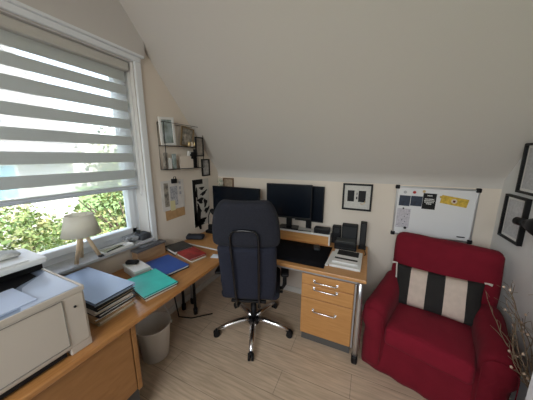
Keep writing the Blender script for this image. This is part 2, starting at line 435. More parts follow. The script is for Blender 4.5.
cbx(-1.148, -1.128, .655, .68, .25, .688, .002).obj('corner_post', PANEL, cb)
for y0, y1 in ((.06, .650), (-.5, .05)):
    cbx(-1.148, -1.130, y0, y1, .262, .670, .004).obj('door', PANEL, cb)
cbx(-1.70, -1.155, -.48, .67, 0, .25, .002).obj('plinth', mat('plinth_dark', (.06, .058, .055), .7), cb)

# wooden ledge behind the worktop
lg = thing('wooden_ledge', 'narrow wooden box ledge with grey top at the wall right of the window sill', 'ledge', (-1.70, 1.1, DT))
MB().box(-.03, .038, -.01, .262, 0, .105, .002).obj('front_board', LEDGEW, lg)
MB().box(-.034, .048, -.015, .268, .105, .122, .003).obj('ledge_top', mat('ledge_grey', (.12, .12, .13), .4), lg)

# ------------------------------------------------------------------ printer
pr = thing('laser_printer', 'large white printer on the worktop in front of the window', 'printer', (-1.41, .17, DT))
px0, px1 = -.30, .269; py0, py1 = -.37, .315
MB().box(px0+.01, px1-.002, py0, py1, .03, .285, .012).obj('body', PRINTW, pr)
m = MB(); m.box(px0+.03, px1-.05, py0+.02, py1-.03, 0, .04); m.box(px1-.06, px1-.004, py1-.085, py1-.002, 0, .04, .004)
m.obj('base', [PRINTW], pr)
MB().box(px1-.03, px1-.008, py0, py1-.10, .012, .034).obj('lower_gap_shade', BLACK, pr)  # black strip standing in for the shade in the gap below the body
m = MB()
m.box(px0, px1, py1-.010, py1, .283, .308, .003); m.box(px1-.009, px1-.0005, py0, py1, .283, .308, .003); m.box(px0, px1, py0, py0+.04, .27, .312, .004)
m.obj('top_rim', PRINTW, pr)
MB().box(px0+.01, px1-.009, py0+.04, py1-.010, .28, .3035, .002).obj('output_tray', TRAYG, pr)
m = MB()   # sloped bluish output flap
m.poly([(-.05, py1-.014, .3035), (px1-.016, py1-.014, .3035), (px1-.016, py1-.20, .3035), (.05, py1-.13, .3035)], (0, 0, .0025))
m.obj('output_flap', mat('flap_blue', (.42, .48, .60), .35), pr)
m = MB(); m.poly([(-.10, -.36, .304), (.045, -.36, .304), (.155, .12, .304), (.02, .175, .304), (-.03, .26, .304), (-.10, .26, .304)], (0, 0, .003)); m.obj('tray_cavity_shade', BLACK, pr)  # flat black plate painting the shade of the cavity under the lid
m = MB()   # rear unit with overhanging lid
m.box(px0, -.10, py0, py1, .285, .36, .008); m.obj('rear_unit', BLACK, pr)
m = MB(); m.box(px0-.005, -.04, py0, py1+.003, .352, .382, .008)
m.box(px0+.02, -.055, py0+.02, py1-.06, .382, .388, .002); m.obj('lid', mat('lid_white', (.66, .67, .66), .4), pr)
m = MB()
fx = px1-.002
m.box(fx, fx+.0035, py0, py1-.085, .275, .2775); m.box(fx, fx+.0035, py0, py1-.085, .055, .0575)
m.box(fx, fx+.0035, py1-.087, py1-.0845, .055, .2775)
m.obj('panel_seam', mat('seam', (.22, .20, .17), .6), pr)
m = MB(); m.cyl((fx, py1-.045, .225), (fx+.005, py1-.045, .225), .005, n=12); m.obj('power_button', BLACK, pr)
# paper lying in the tray
for i, (x, y, a, c) in enumerate(((.13, .02, .05, PAPERB),)):
    o = MB().box(-.10, .10, -.15, .15, 0, .008, .001).obj('paper_stack', mat('paper_blue', (.46, .53, .68), .5), None, (-1.41+x, .17+y, DT+.3035)); o.rotation_euler = (0, 0, a)
    tag(o, 'bluish sheets of paper lying in the printer tray', 'paper')
# remote and cloth on the printer lid
o = MB().rbox(-.05, .05, -.10, .10, 0, .022, .01, (10, 16, 4), fn=lambda p: Vector((p.x, p.y, p.z+(.012*noise.noise(p*22) if p.z > .012 else 0)))).obj('crumpled_cloth', mat('cloth_grey', (.55, .56, .54), .9, noise_amt=.3, noise_scale=30), None, (-1.60, .33, DT+.391))
tag(o, 'crumpled pale plastic bag lying on the printer lid', 'bag')

# ------------------------------------------------------------------ folders on side desk
def folder(name, label, cat, pos, sx, sy, sz, cover, page, rz, group=None, inset=.010, thick=.003):
    t = thing(name, label, cat, pos, rz, group)
    MB().box(-sx/2, sx/2-inset, -sy/2+inset, sy/2-inset, thick, sz-thick, .001).obj('pages', page, t)
    m = MB(); m.box(-sx/2, sx/2, -sy/2, sy/2, 0, thick, .0008); m.box(-sx/2, sx/2, -sy/2, sy/2, sz-thick, sz, .0008); m.box(-sx/2-.002, -sx/2+thick, -sy/2, sy/2, 0, sz, .0008)
    m.obj('cover', cover, t); return t
zc = DT+.001
stk = [('tan binder lying at the very bottom of the stack beside the printer', .46, .21, .024, BROWNB, CREAM, .02),
       ('beige folder second from the bottom of the stack beside the printer', .455, .215, .020, CARD, WHITE, -.03),
       ('dark grey folder third from the bottom of the stack beside the printer', .46, .21, .020, DGREY, WHITE, .04),
       ('cream folder in the middle of the stack beside the printer', .45, .21, .020, CREAM, WHITE, -.02),
       ('dark folder third from the top of the stack beside the printer', .46, .215, .018, DGREY, BROWNB, .03),
       ('dark folder with white pages just under the pale blue one on the stack', .455, .21, .018, DGREY, WHITE, -.015),
       ('pale blue shiny folder on top of the stack beside the printer', .475, .218, .016, LBLUE, BLACK, .015)]
for lab, sx, sy, sz, c, p, a in stk:
    folder('document_folder', lab, 'folder', (-1.455, .655, zc), sx, sy, sz, c, p, a, 'folders stacked beside the printer'); zc += sz+.0005
t = thing('turquoise_folder', 'turquoise elastic folder on top of papers near the worktop edge', 'folder', (-1.31, .93, DT+.019), R(-12))
MB().box(-.155, .155, -.112, .112, 0, .003, .001).obj('back_cover', BLACK, t)
MB().box(-.15, .148, -.108, .108, .003, .012).obj('pages', WHITE, t)
MB().box(-.155, .155, -.112, .112, .012, .016, .001).obj('front_cover', TURQ, t)
MB().tube([(.150, -.113, .002), (.150, -.112, .017), (.150, .112, .017), (.150, .113, .002)], .0018, 6).obj('elastic', BLACK, t)
o = MB().box(-.15, .15, -.105, .105, 0, .0175, .001).obj('paper_stack', CREAM, None, (-1.315, .93, DT+.0005)); o.rotation_euler = (0, 0, R(-10)); tag(o, 'cream papers underneath the turquoise folder', 'paper')
t = thing('blue_folder', 'dark blue document folder between the turquoise folder and the red one', 'folder', (-1.44, 1.175, DT+.001), R(-12))
MB().box(-.155, .160, -.105, .105, 0, .004, .001).obj('back_cover', BLACK, t)
MB().box(-.15, .150, -.10, .10, .004, .020).obj('pages', WHITE, t)
MB().box(-.155, .160, -.105, .105, .020, .024, .001).obj('front_cover', BLUE, t)
MB().box(-.158, .158, -.118, -.104, .018, .024, .002).obj('spine', WHITE, t)
# red stack
for k, (dz, sz, c, a) in enumerate(((0, .022, BROWNB, -14), (.0225, .014, REDF, -17))):
    lab = ['tan bound book under the red magazine near the desk joint', 'red patterned magazine lying on a tan book'][k]
    folder('book', lab, 'book', (-1.385, 1.405, DT+.001+dz), .24-.02*k, .16, sz, c, WHITE, R(a))
o = folder('book', 'dark covered book with white pages lying near the wall at the desk joint', 'book', (-1.605, 1.47, DT+.001), .20, .19, .034, TEALD, WHITE, R(-16))
o = MB().box(-.055, .055, -.035, .035, 0, .004, .001).obj('note_card', PAPERB, None, (-1.175, 1.50, DT+.001)); o.rotation_euler[2] = .3; tag(o, 'small pale card at the front corner of the worktop by the desk joint', 'card')
# white box + mug-like black thing
t = thing('white_box', 'flat white cardboard box between the folder stack and the blue folder', 'box', (-1.565, 1.01, DT+.001), R(-12))
MB().box(-.10, .10, -.055, .055, 0, .052, .003).obj('box_base', mat('box_white', (.58, .57, .55), .6), t)
MB().box(-.103, .103, -.058, .058, .044, .062, .003).obj('box_lid', WHITE, t)
o = MB().rbox(-.045, .045, -.022, .022, 0, .03, .012, (8, 6, 4)).obj('glasses_case', BLACK, None, (-1.61, 1.01, DT+.0635)); o.rotation_euler[2] = .5; tag(o, 'small black glasses case on top of the flat white box', 'case')

# ------------------------------------------------------------------ window sill things
ZS = .886
lp = thing('table_lamp', 'tripod table lamp with wooden legs and a white shade on the window sill', 'lamp', (-1.78, .795, ZS), R(0))
S = .05
for ax, ay in ((.045, -.078), (.045, .066), (-.055, .0)):
    MB().tube([(ax, ay, .004), (ax*.12, ay*.12, .205)], [.0125, .0115], 10).obj('leg', LAMPW, lp)
MB().lathe([(.015, .19), (.018, .195), (.018, .215), (.010, .225), (.010, .24)], n=16).obj('neck', LAMPW, lp)
m = MB(); m.lathe([(.112, .185), (.076, .325)], n=40); m.bm.faces.ensure_lookup_table()
for f in list(m.bm.faces):
    if len(f.verts) > 4: m.bm.faces.remove(f)
sh = m.obj('lamp_shade', LAMPSH, lp); md2 = sh.modifiers.new('s', 'SOLIDIFY'); md2.thickness = .002
m = MB()
for a in range(3): m.tube([(0, 0, .24), (.076*math.cos(a*2.09), .076*math.sin(a*2.09), .32)], .0012, 5)
m.obj('shade_ring', STEEL, lp)
# small things
t = thing('desk_tray', 'long white tray with pens lying on the window sill beside the lamp', 'tray', (-1.745, .985, ZS), 0)
m = MB(); m.box(-.05, .05, -.11, .11, 0, .006, .002); m.box(.044, .05, -.11, .11, 0, .024, .002); m.box(-.05, -.044, -.11, .11, 0, .024, .002); m.box(-.05, .05, .104, .11, 0, .024, .002); m.box(-.05, .05, -.11, -.104, 0, .024, .002)
m.obj('tray_body', WHITE, t)
MB().box(-.03, .03, -.10, .05, .007, .02, .002).obj('notebook', mat('olive', (.24, .24, .14), .7), t)
o = MB().tube([(0, -.07, 0), (0, .06, 0), (0, .075, 0)], [.0045, .0045, .001], 8).obj('pen', BLACK, None, (-1.705, .955, ZS+.030)); o.rotation_euler = (0, 0, .25); tag(o, 'black pen resting across the white sill tray', 'pen')
t = thing('sunglasses', 'black sunglasses lying at the lamp foot on the window sill', 'glasses', (-1.722, .868, ZS), 0)
for sgn in (-1, 1): MB().rbox(-.018, .018, sgn*.012-.010, sgn*.012+.010, .001, .014, .006, (4, 4, 4)).obj('lens', BLACKG, t)
MB().tube([(.0, -.02, .012), (0, .02, .012)], .002, 6).obj('bridge', BLACK, t)
def crump(p): return p+Vector((noise.noise(p*30), noise.noise(p*30+Vector((5, 5, 5))), noise.noise(p*30+Vector((9, 0, 0)))))*.012
o = MB().rbox(-.045, .045, -.05, .05, 0.012, .052, .018, (10, 10, 6), fn=crump).obj('crumpled_paper', mat('crumple', (.40, .42, .44), .8, noise_amt=.6, noise_scale=40), None, (-1.80, 1.135, ZS-.002)); tag(o, 'crumpled grey and white wrapper on the window sill beside the dark pouch', 'wrapper')
t = thing('camera_pouch', 'dark grey padded pouch at the right end of the window sill', 'pouch', (-1.785, 1.235, ZS))
MB().rbox(-.05, .06, -.045, .050, 0, .055, .018, (8, 8, 6), fn=lambda p: p+Vector((0, 0, .005*noise.noise(p*40)))).obj('pouch_body', mat('pouch_grey', (.06, .065, .075), .7, noise_amt=.5, noise_scale=40), t)
MB().tube([(-.04, -.03, .05), (-.01, -.035, .066), (.03, -.03, .052)], .004, 6).obj('strap', BLACK, t)
for i, (y, x) in enumerate(((1.06, -1.785), (1.10, -1.742))):
    o = MB().tube([(0, -.05, .005), (0, .045, .005), (0, .055, .005)], [.005, .005, .001], 8).obj('pen', [PVC, GREYM][i], None, (x, y+.02, ZS+.0005)); o.rotation_euler[2] = .5+i*.7
    tag(o, ['white pen on the window sill between tray and wrapper', 'grey pen near the sill edge beside the wrapper'][i], 'pen')
# things on the ledge
o = MB().box(-.025, .03, -.07, .07, 0, .012, .003).obj('notebook', mat('nb', (.16, .17, .19), .6), None, (-1.70, 1.22, DT+.1225)); tag(o, 'dark grey notebook on the ledge right of the sill', 'notebook')

# ------------------------------------------------------------------ waste bin
wb = thing('waste_bin', 'round off-white plastic waste bin on the floor under the window worktop', 'bin', (-1.475, 1.03, 0))
m = MB(); m.lathe([(.0, .004), (.098, .004), (.125, .29), (.131, .292), (.131, .286), (.124, .284), (.121, .28), (.095, .01), (.0, .01)], n=40)
m.obj('bin_body', BINW, wb)
m = MB(); m.tube([(.130*math.cos(i*PI/20), .130*math.sin(i*PI/20), .289) for i in range(40)], .004, 8, closed=True); m.obj('rim', BINW, wb)

# cables below the side desk
m = MB()
m.tube([(-1.62, 1.35, .66), (-1.60, 1.34, .45), (-1.55, 1.33, .25), (-1.56, 1.36, .08), (-1.50, 1.46, .012), (-1.35, 1.60, .012)], .006, 8)
tag(m.obj('power_cable', BLACK), 'black cable hanging down under the window worktop behind the bin', 'cable')
m = MB()
m.tube([(-1.64, 1.22, .64), (-1.62, 1.20, .40), (-1.55, 1.24, .22), (-1.60, 1.30, .05), (-1.66, 1.36, .012)], .006, 8)
tag(m.obj('power_cable', WHITE), 'white cable hanging down under the window worktop behind the bin', 'cable')

# ------------------------------------------------------------------ office chair
oc = thing('office_chair', 'dark blue-grey high-back office chair with chrome five-star base', 'chair', (-.883, 1.625, 0), R(20))
m = MB(); m.lathe([(.0, .115), (.04, .115), (.045, .10), (.045, .055), (.03, .05), (0, .05)], n=24); m.obj('hub', BLACK, oc)
tips = []
A0 = R(-86)
for k in range(5):
    a = A0+k*2*PI/5; ca, sa = math.cos(a), math.sin(a)
    m = MB(); rr = .335
    pts = [(ca*.03, sa*.03, .10), (ca*.12, sa*.12, .105), (ca*.24, sa*.24, .090), (ca*rr, sa*rr, .062)]
    m.tube(pts, [.030, .027, .022, .017], 12)
    arm = m.obj('base_arm', CHROME, oc)
    m = MB(); t_ = Vector((-sa, ca, 0))
    c = Vector((ca*(rr+.012), sa*(rr+.012), .028))
    for sg in (-1, 1):
        q = c+t_*sg*.014; m.cyl(q-t_*.009, q+t_*.009, .028, n=20)
    m.cyl(c+Vector((0, 0, .0)), c+Vector((-ca*.01, -sa*.01, .045)), .010, n=10)
    m.tube([c-t_*.02+Vector((0, 0, .022)), c+Vector((0, 0, .032)), c+t_*.02+Vector((0, 0, .022))], .012, 8)
    m.obj('caster', BLACK, arm)
m = MB(); m.lathe([(.028, .10), (.028, .25), (.02, .25), (.02, .40)], n=20); m.obj('gas_column', BLACK, oc)
m = MB(); m.box(-.09, .09, -.14, .12, .385, .43, .012); m.tube([(.1, 0, .41), (.24, -.02, .405)], .006, 8); m.cyl((.24, -.02, .405), (.27, -.022, .405), .012); m.obj('mechanism', BLACK, oc)
def seatfn(p):
    return p+Vector((0, 0, -.012*max(0, 1-(p.x/.2)**2)*(1 if p.z > .47 else 0)))
MB().rbox(-.245, .245, -.21, .26, .43, .515, .04, (14, 14, 6), fn=seatfn).obj('seat', CHAIRF2, oc)
TILT = R(9)
BM = Matrix.Translation((0, -.255, .525)) @ Matrix.Rotation(TILT, 4, 'X')
def curve_back(p):   # curved in plan, narrower towards top
    f = 1-.06*max(0, (p.z-.45)/.35) - .10*max(0, (-p.z+.10)/.2)
    return Vector((p.x*f, p.y+.5*p.x*p.x, p.z))
lo = lambda p: curve_back(p)+Vector((0, .012*math.sin(p.z*9), 0))
def hi(p):
    q = curve_back(p); zt = max(0, (p.z-.55)/.22)
    q.x *= 1-.22*zt**2.5; return q
MB().rbox(-.222, .222, -.045, .035, -.03, .445, .036, (16, 6, 16), fn=lo, M=BM).obj('backrest', CHAIRF2, oc)
MB().rbox(-.250, .250, -.06, .045, .445, .79, .045, (18, 6, 14), fn=hi, M=BM).obj('headrest', CHAIRF, oc)
m = MB()
pts = [(-.088, -.035, -.10), (-.088, -.06, .0), (-.094, -.07, .3), (-.100, -.073, .52), (-.096, -.072, .568), (-.072, -.071, .596), (.0, -.07, .602), (.072, -.071, .596), (.096, -.072, .568), (.100, -.073, .52), (.094, -.07, .3), (.088, -.06, 0), (.088, -.035, -.10)]
m.tube([BM @ Vector(p) for p in pts], .009, 12)
m.obj('back_bracket', BLACKG, oc)
m = MB(); m.tube([BM @ Vector((-.088, -.04, -.09)), Vector((-.07, -.19, .43)), Vector((-.05, -.10, .41))], .012, 10); m.tube([BM @ Vector((.088, -.04, -.09)), Vector((.07, -.19, .43)), Vector((.05, -.10, .41))], .012, 10)
m.box(-.14, .14, -.27, -.245, .455, .475, .004); m.obj('back_support', BLACK, oc)
for sg in (-1, 1):
    m = MB(); m.tube([(sg*.17, .0, .42), (sg*.265, .0, .43), (sg*.285, .0, .47), (sg*.285, .0, .60)], [.016, .016, .018, .016], 10)
    ar = m.obj('armrest', BLACK, oc)
    MB().rbox(sg*.285-.035, sg*.285+.035, -.12, .13, .60, .63, .014, (6, 10, 4)).obj('arm_pad', BLACK, ar)

# ------------------------------------------------------------------ monitors
def monitor(name, label, cx, cy, zb, w, h, rz, base_z, stand=True):
    t = thing(name, label, 'monitor', (cx, cy, base_z), rz)
    z0 = zb-base_z
    MB().box(-w/2, w/2, 0, .025, z0, z0+h, .004).obj('screen_housing', BLACK, t)
    MB().box(-w/2+.010, w/2-.010, -.0012, .0005, z0+.018, z0+h-.010).obj('screen', SCREEN, t)
    MB().box(-w/2+.001, w/2-.001, -.004, .004, z0-.001, z0+.016, .002).obj('bezel', DGREY, t)
    MB().box(-.14, .14, .02, .045, z0+.08, z0+h-.1, .01).obj('back_bulge', BLACK, t)
    m = MB(); m.box(-.03, .03, .035, .055, .01, z0+.12, .006); m.obj('stand_neck', BLACK, t)
    m = MB(); m.poly([(-.12, -.025, 0), (.12, -.025, 0), (.10, .10, 0), (-.10, .10, 0)], (0, 0, .012)); m.obj('stand_foot', BLACKG, t)
    return t
ZR = .832
# monitor riser
rs = thing('monitor_riser', 'low beech riser shelf with white edge under the right monitor', 'riser', (-.62, 2.21, DT+.0005))
m = MB(); m.box(-.33, .30, -.03, .065, .0, .092, .002); m.obj('riser_body', DRAWER, rs)
MB().box(-.345, .315, -.045, .08, .092, .112, .003).obj('riser_top', EDGE, rs)
MB().box(  .3005, .315, -.045, .08, 0, .092, .002).obj('side_panel', EDGE, rs)
monitor('monitor', 'front widescreen computer monitor standing on the riser shelf', -.76, 2.20, .950, .50, .365, R(3), ZR+.0012)
t = thing('monitor', 'black screen standing just behind the riser monitor and sticking out to its right', 'monitor', (-.56, 2.285, DT+.001), 0)
MB().box(-.15, .157, 0, .018, .19, .575, .004).obj('screen_housing', BLACK, t)
MB().box(-.14, .149, -.001, .001, .205, .567).obj('screen', SCREEN, t)
MB().box(-.03, .03, .018, .034, .0, .35, .003).obj('stand_neck', BLACK, t)
monitor('monitor', 'left black monitor behind the office chair in the desk corner', -1.385, 2.13, .935, .64, .32, R(-1), DT+.001)
# laptop / dock on riser
o = thing('docking_station', 'flat black box standing at the right end of the monitor riser', 'computer box', (-.385, 2.19, ZR+.0012))
MB().box(-.085, .068, -.025, .06, 0, .055, .004).obj('housing', DGREY, o)
MB().box(-.07, .067, -.027, -.024, .008, .045, .001).obj('front_panel', BLACK, o)
o = MB(); o.tube([(-.95+.0, 2.19, ZR+.006), (-.85, 2.171, ZR+.006), (-.70, 2.169, ZR+.006), (-.60, 2.171, ZR+.006), (-.50, 2.185, ZR+.006)], .005, 8)
tag(o.obj('cable_bundle', BLACK), 'black cable lying along the front of the riser shelf', 'cable')
# desk mat, keyboard, mouse
m = MB(); m.rbox(-.95, -.270, 1.672, 2.135, 0, .004, .0019, (4, 4, 2)); o = m.obj('desk_mat', MATF, None, (0, 0, DT+.0005)); tag(o, 'large black desk mat in front of the monitor riser', 'mat')
o = thing('computer_mouse', 'small black computer mouse on the right side of the desk mat', 'mouse', (-.40, 2.02, DT+.006), R(15))
MB().rbox(-.03, .03, -.05, .05, 0, .032, .015, (8, 10, 6)).obj('mouse_shell', DGREY, o)
MB().cyl((-.003, .025, .03), (.003, .025, .03), .006, n=10).obj('scroll_wheel', BLACK, o)
# books at right end
def flat(name, label, cat, x0, x1, y0, y1, z, h, cover, page, rz=0):
    return folder(name, label, cat, ((x0+x1)/2, (y0+y1)/2, z), x1-x0, y1-y0, h, cover, page, rz)
flat('book', 'white covered book at the bottom of the pile on the right desk end', 'book', -.235, .000, 1.735, 2.07, DT+.001, .020, WHITE, WHITE, R(-1))
o = MB().box(-.012, .012, -.15, .15, 0, .010, .001).obj('paper_stack', WHITE, None, (-.252, 1.88, DT+.001)); o.rotation_euler[2] = R(-3); tag(o, 'narrow white papers between desk mat and book pile', 'paper')
o = flat('book', 'black book with white band lying on top of the pile on the right desk end', 'book', -.215, -.02, 1.775, 2.03, DT+.0215, .016, WHITE, WHITE, R(-2))
m = MB(); m.box(-.085, .09, .012, .120, .016, .0168); m.box(-.09, .09, -.075, -.045, .016, .0168); m.obj('black_print', BLKFR, o)
# black box, speakers
o = thing('black_printer', 'small black box-shaped photo printer on the right desk end', 'printer', (-.155, 2.165, DT+.001), R(2))
MB().box(-.10, .10, -.055, .075, 0, .078, .008).obj('housing', BLACK, o)
MB().box(-.088, .088, -.045, .065, .078, .083, .003).obj('lid', mat('lid_dark', (.06, .063, .06), .35), o)
MB().box(-.09, .09, -.058, -.054, .01, .028, .001).obj('front_slot', DGREY, o)
o = thing('loudspeaker', 'small black cube speaker between riser and wide black box by the wall', 'speaker', (-.258, 2.285, DT+.001))
MB().box(-.042, .042, -.03, .035, 0, .185, .008).obj('speaker_housing', BLACK, o); MB().cyl((0, -.031, .14), (0, -.035, .14), .028, n=24).obj('speaker_cone', DGREY, o)
o = thing('loudspeaker', 'wide black speaker box against the wall behind the small printer', 'speaker', (-.13, 2.285, DT+.001))
MB().box(-.075, .07, -.025, .035, 0, .215, .006).obj('speaker_housing', BLACK, o); MB().box(-.068, .062, -.028, -.024, .03, .19, .003).obj('speaker_grille', DGREY, o)
o = thing('loudspeaker', 'tall slim black speaker standing at the right corner of the desk', 'speaker', (-.008, 2.245, DT+.001))
MB().box(-.028, .028, -.03, .04, .012, .262, .006).obj('speaker_housing', BLACK, o); MB().box(-.022, .022, -.033, -.029, .05, .25, .003).obj('speaker_grille', DGREY, o); MB().box(-.034, .034, -.045, .045, 0, .014, .004).obj('stand_foot', BLACK, o)
m = MB(); m.tube([(.01, 2.20, DT+.006), (.02, 2.15, DT+.006), (.03, 2.10, DT+.005), (.02, 2.06, DT+.005)], .003, 6); tag(m.obj('speaker_cable', BLACK), 'thin black cable in front of the tall slim speaker', 'cable')

# ------------------------------------------------------------------ desk corner left
o = thing('black_pouch', 'black soft pouch lying in the corner of the desk below the pinned papers', 'pouch', (-1.65, 1.745, DT+.007), R(25))
MB().rbox(-.095, .095, -.045, .045, 0, .05, .022, (12, 8, 6), fn=lambda p: p+Vector((0, 0, .006*noise.noise(p*25)))).obj('pouch_body', mat('pouch_navy', (.012, .015, .025), .7), o)
MB().tube([(-.085, 0, .03), (0, -.01, .05), (.085, 0, .03)], .002, 6).obj('zip', DGREY, o)
o = thing('desk_lamp', 'small black gooseneck desk lamp in the corner of the desk left of the monitor', 'lamp', (-1.63, 1.985, DT+.001))
MB().box(-.06, .06, -.035, .045, 0, .035, .008).obj('base', BLACK, o)
MB().tube([(-.01, 0, .03), (-.035, 0, .12), (-.03, .0, .2), (.0, -.01, .25), (.05, -.01, .265)], .005, 8).obj('gooseneck', BLACK, o)
MB().cyl((.02, -.01, .28), (.075, -.01, .245), .022, .034).obj('lamp_head', BLACK, o)
MB().box(-.03, .02, -.02, .02, .035, .10, .006).obj('charger', BLACK, o)
o = thing('white_mug', 'white mug half hidden behind the office chair at its left', 'mug', (-1.455, 1.90, DT+.001))
MB().lathe([(.0, 0), (.034, 0), (.038, .005), (.038, .095), (.034, .095), (.034, .01), (0, .01)], n=28).obj('cup', WHITE, o)
MB().tube([(-.036, 0, .075), (-.06, 0, .07), (-.064, 0, .045), (-.05, 0, .025), (-.036, 0, .022)], .005, 8).obj('handle', WHITE, o)

# ------------------------------------------------------------------ wall things: left wall
ws = thing('wire_wall_shelf', 'black wire two-tier wall shelf between window and sloping ceiling', 'shelf', (XL, 1.72, 1.48))
m = MB(); D = .085; y0, y1 = -.25, .25; Z0, Z1, ZM = 0, .42, .215
for x in (.006, D):
    m.tube([(x, y0, Z0), (x, y1, Z0), (x, y1, Z1), (x, y0, Z1)], .0035, 6, closed=True)
for z in (Z0, ZM, Z1):
    for y in (y0, y1): m.tube([(.006, y, z), (D, y, z)], .003, 6)
for y in (y0, y1): m.tube([(D, y, Z0), (D, y, Z1)], .0035, 6)
m.tube([(D, y0, ZM), (D, y1, ZM)], .0035, 6)
m.obj('wire_frame', WIRE, ws)
m = MB()
for z in (Z0, ZM):
    for i in range(5): m.tube([(.01+i*.017, y0, z), (.01+i*.017, y1, z)], .0018, 5)
m.obj('shelf_grid', WIRE, ws)
def frame_part(t, w, h, fr, d, fmat, imat, axis='x', mount=None, mw=0.0):
    """frame in plane; local: width along Y (axis x) or X (axis y); faces +X or -Y"""
    def bx(mb, a0, a1, z0, z1, d0, d1, bev=0):
        if axis == 'x': return mb.box(d0, d1, a0, a1, z0, z1, bev)
        if axis == '-x': return mb.box(-d1, -d0, a0, a1, z0, z1, bev)
        return mb.box(a0, a1, -d1, -d0, z0, z1, bev)
    m = MB(); bx(m, -w/2, w/2, 0, fr, 0, d, .001); bx(m, -w/2, w/2, h-fr, h, 0, d, .001); bx(m, -w/2, -w/2+fr, fr, h-fr, 0, d, .001); bx(m, w/2-fr, w/2, fr, h-fr, 0, d, .001)
    m.obj('frame', fmat, t)
    if mount: bx(MB(), -w/2+fr, w/2-fr, fr, h-fr, .001, d*.4).obj('mount', mount, t)
    k = fr+mw
    return bx(MB(), -w/2+k, w/2-k, k, h-k, .001, d*.45).obj('picture', imat, t)
t = thing('picture_frame', 'white picture frame with a blue photo leaning on the wire shelf', 'picture', (XL+.03, 1.555, 1.70), 0)
frame_part(t, .165, .25, .022, .014, WHITE, PHOTO1); t.rotation_euler = (R(6), R(4), 0)
t = thing('picture_frame', 'brown framed picture on the upper tier of the wire shelf', 'picture', (XL+.02, 1.79, 1.70), 0)
frame_part(t, .17, .19, .012, .012, mat('tan_frame', (.20, .14, .07), .6), PHOTO2); t.rotation_euler = (R(-7), R(3), 0)
for i, y in enumerate((1.79, 1.83, 1.87, 1.91)):
    o = MB().lathe([(0, 0), (.014, 0), (.016, .02), (.012, .035), (.014, .045), (0, .05)], n=14).obj('small_jar', [BRASS, CREAM, BRASS, WHITE][i], None, (XL+.06, y, 1.6985))
    tag(o, ['brass coloured little jar farthest left in the row on the upper wire tier', 'cream little jar second in the row on the upper wire tier', 'brass coloured little jar third in the row on the upper wire tier', 'white little jar last in the row on the upper wire tier'][i], 'jar', 'little jars on the wire shelf')
o = MB().box(0, .004, -.10, .08, 0, .12, .001).obj('cream_card', mat('card_cream2', (.66, .58, .50), .8), None, (XL+.075, 1.735, 1.4845)); tag(o, 'cream card leaning at the front of the lower wire tier', 'card')
for i, (y, h, c) in enumerate(((1.50, .15, PHOTO2), (1.545, .10, WHITE), (1.60, .14, PHOTO1))):
    o = MB().box(0, .02, -.018, .018, 0, h, .002).obj('booklet', c, None, (XL+.03, y, 1.4845)); tag(o, ['dark booklet at the left end of the lower wire tier', 'white booklet second from left on the lower wire tier', 'bluish booklet third from left on the lower wire tier'][i], 'booklet', 'booklets on the lower wire tier')
for i, (y, h, c) in enumerate(((1.80, .17, WHITE), (1.85, .16, DGREY), (1.89, .19, BLACK))):
    o = MB().box(0, .02, -.016, .016, 0, h, .002).obj('booklet', c, None, (XL+.03, y, 1.4845)); tag(o, ['white booklet behind the cream card on the lower wire tier', 'grey booklet behind the cream card on the lower wire tier', 'black booklet at the right of the cream card on the lower wire tier'][i], 'booklet', 'booklets on the lower wire tier')
o = MB().box(0, .02, -.014, .014, 0, .05, .003).obj('binder_clip', BLACK, None, (XL+.081, 1.84, 1.575)); tag(o, 'black binder clip on the corner of the cream card', 'clip')
o.location = (XL+.066, 1.80, 1.575)
t = thing('picture_frame', 'small black frame hanging over the right end of the wire shelf', 'picture', (XL+.09, 1.90, 1.60)); frame_part(t, .12, .20, .012, .014, BLKFR, mat('glasspic', (.30, .26, .22), .3, noise_amt=.4, noise_scale=30))
t = thing('picture_frame', 'small black framed print on the wall right of the wire shelf', 'picture', (XL+.001, 2.09, 1.375)); frame_part(t, .135, .195, .014, .014, BLKFR, mat('pic_pale', (.50, .48, .46), .5, noise_amt=.5, noise_scale=30))
# pinned papers with clip
t = thing('clipped_papers', 'white photo sheets hanging from a black clip on the wall beside the window', 'papers', (XL+.0028, 1.60, 1.37))
MB().box(0, .003, -.15, .13, -.29, .0).obj('sheet', mat('sheet_white', (.66, .63, .60), .8, noise_amt=.12, noise_scale=20), t)
m = MB(); m.box(.003, .0045, -.12, -.07, -.25, -.02); m.obj('photo_strip', PHOTO2, t)
m = MB()
for z in (-.02, -.07, -.12):
    m.box(.003, .0045, .065, .09, z-.03, z)
m.box(.003, .0045, -.05, .04, -.25, -.06); m.obj('small_photo', [mat('pale_print', (.50, .50, .53), .7, noise_amt=.5, noise_scale=50)], t)
m = MB(); m.box(0.003, .022, -.03, .03, -.03, .015, .004); m.tube([(.02, -.02, .0), (.025, -.01, .035), (.025, .01, .035), (.02, .02, 0)], .003, 6); m.obj('bulldog_clip', BLACK, t)
MB().box(.0048, .0062, -.06, .00, -.30, -.20).obj('yellow_note', mat('pale_yellow', (.66, .60, .34), .8), t)
t2 = MB().box(0, .0025, -.12, .125, -.095, .05).obj('brown_envelope', CARD, None, (XL-.0, 1.615, 1.09)); t2.location = (XL+.0, 1.60, 1.08)
t2.rotation_euler = (R(2), 0, 0); tag(t2, 'brown cardboard envelope hanging below the clipped white papers', 'envelope')
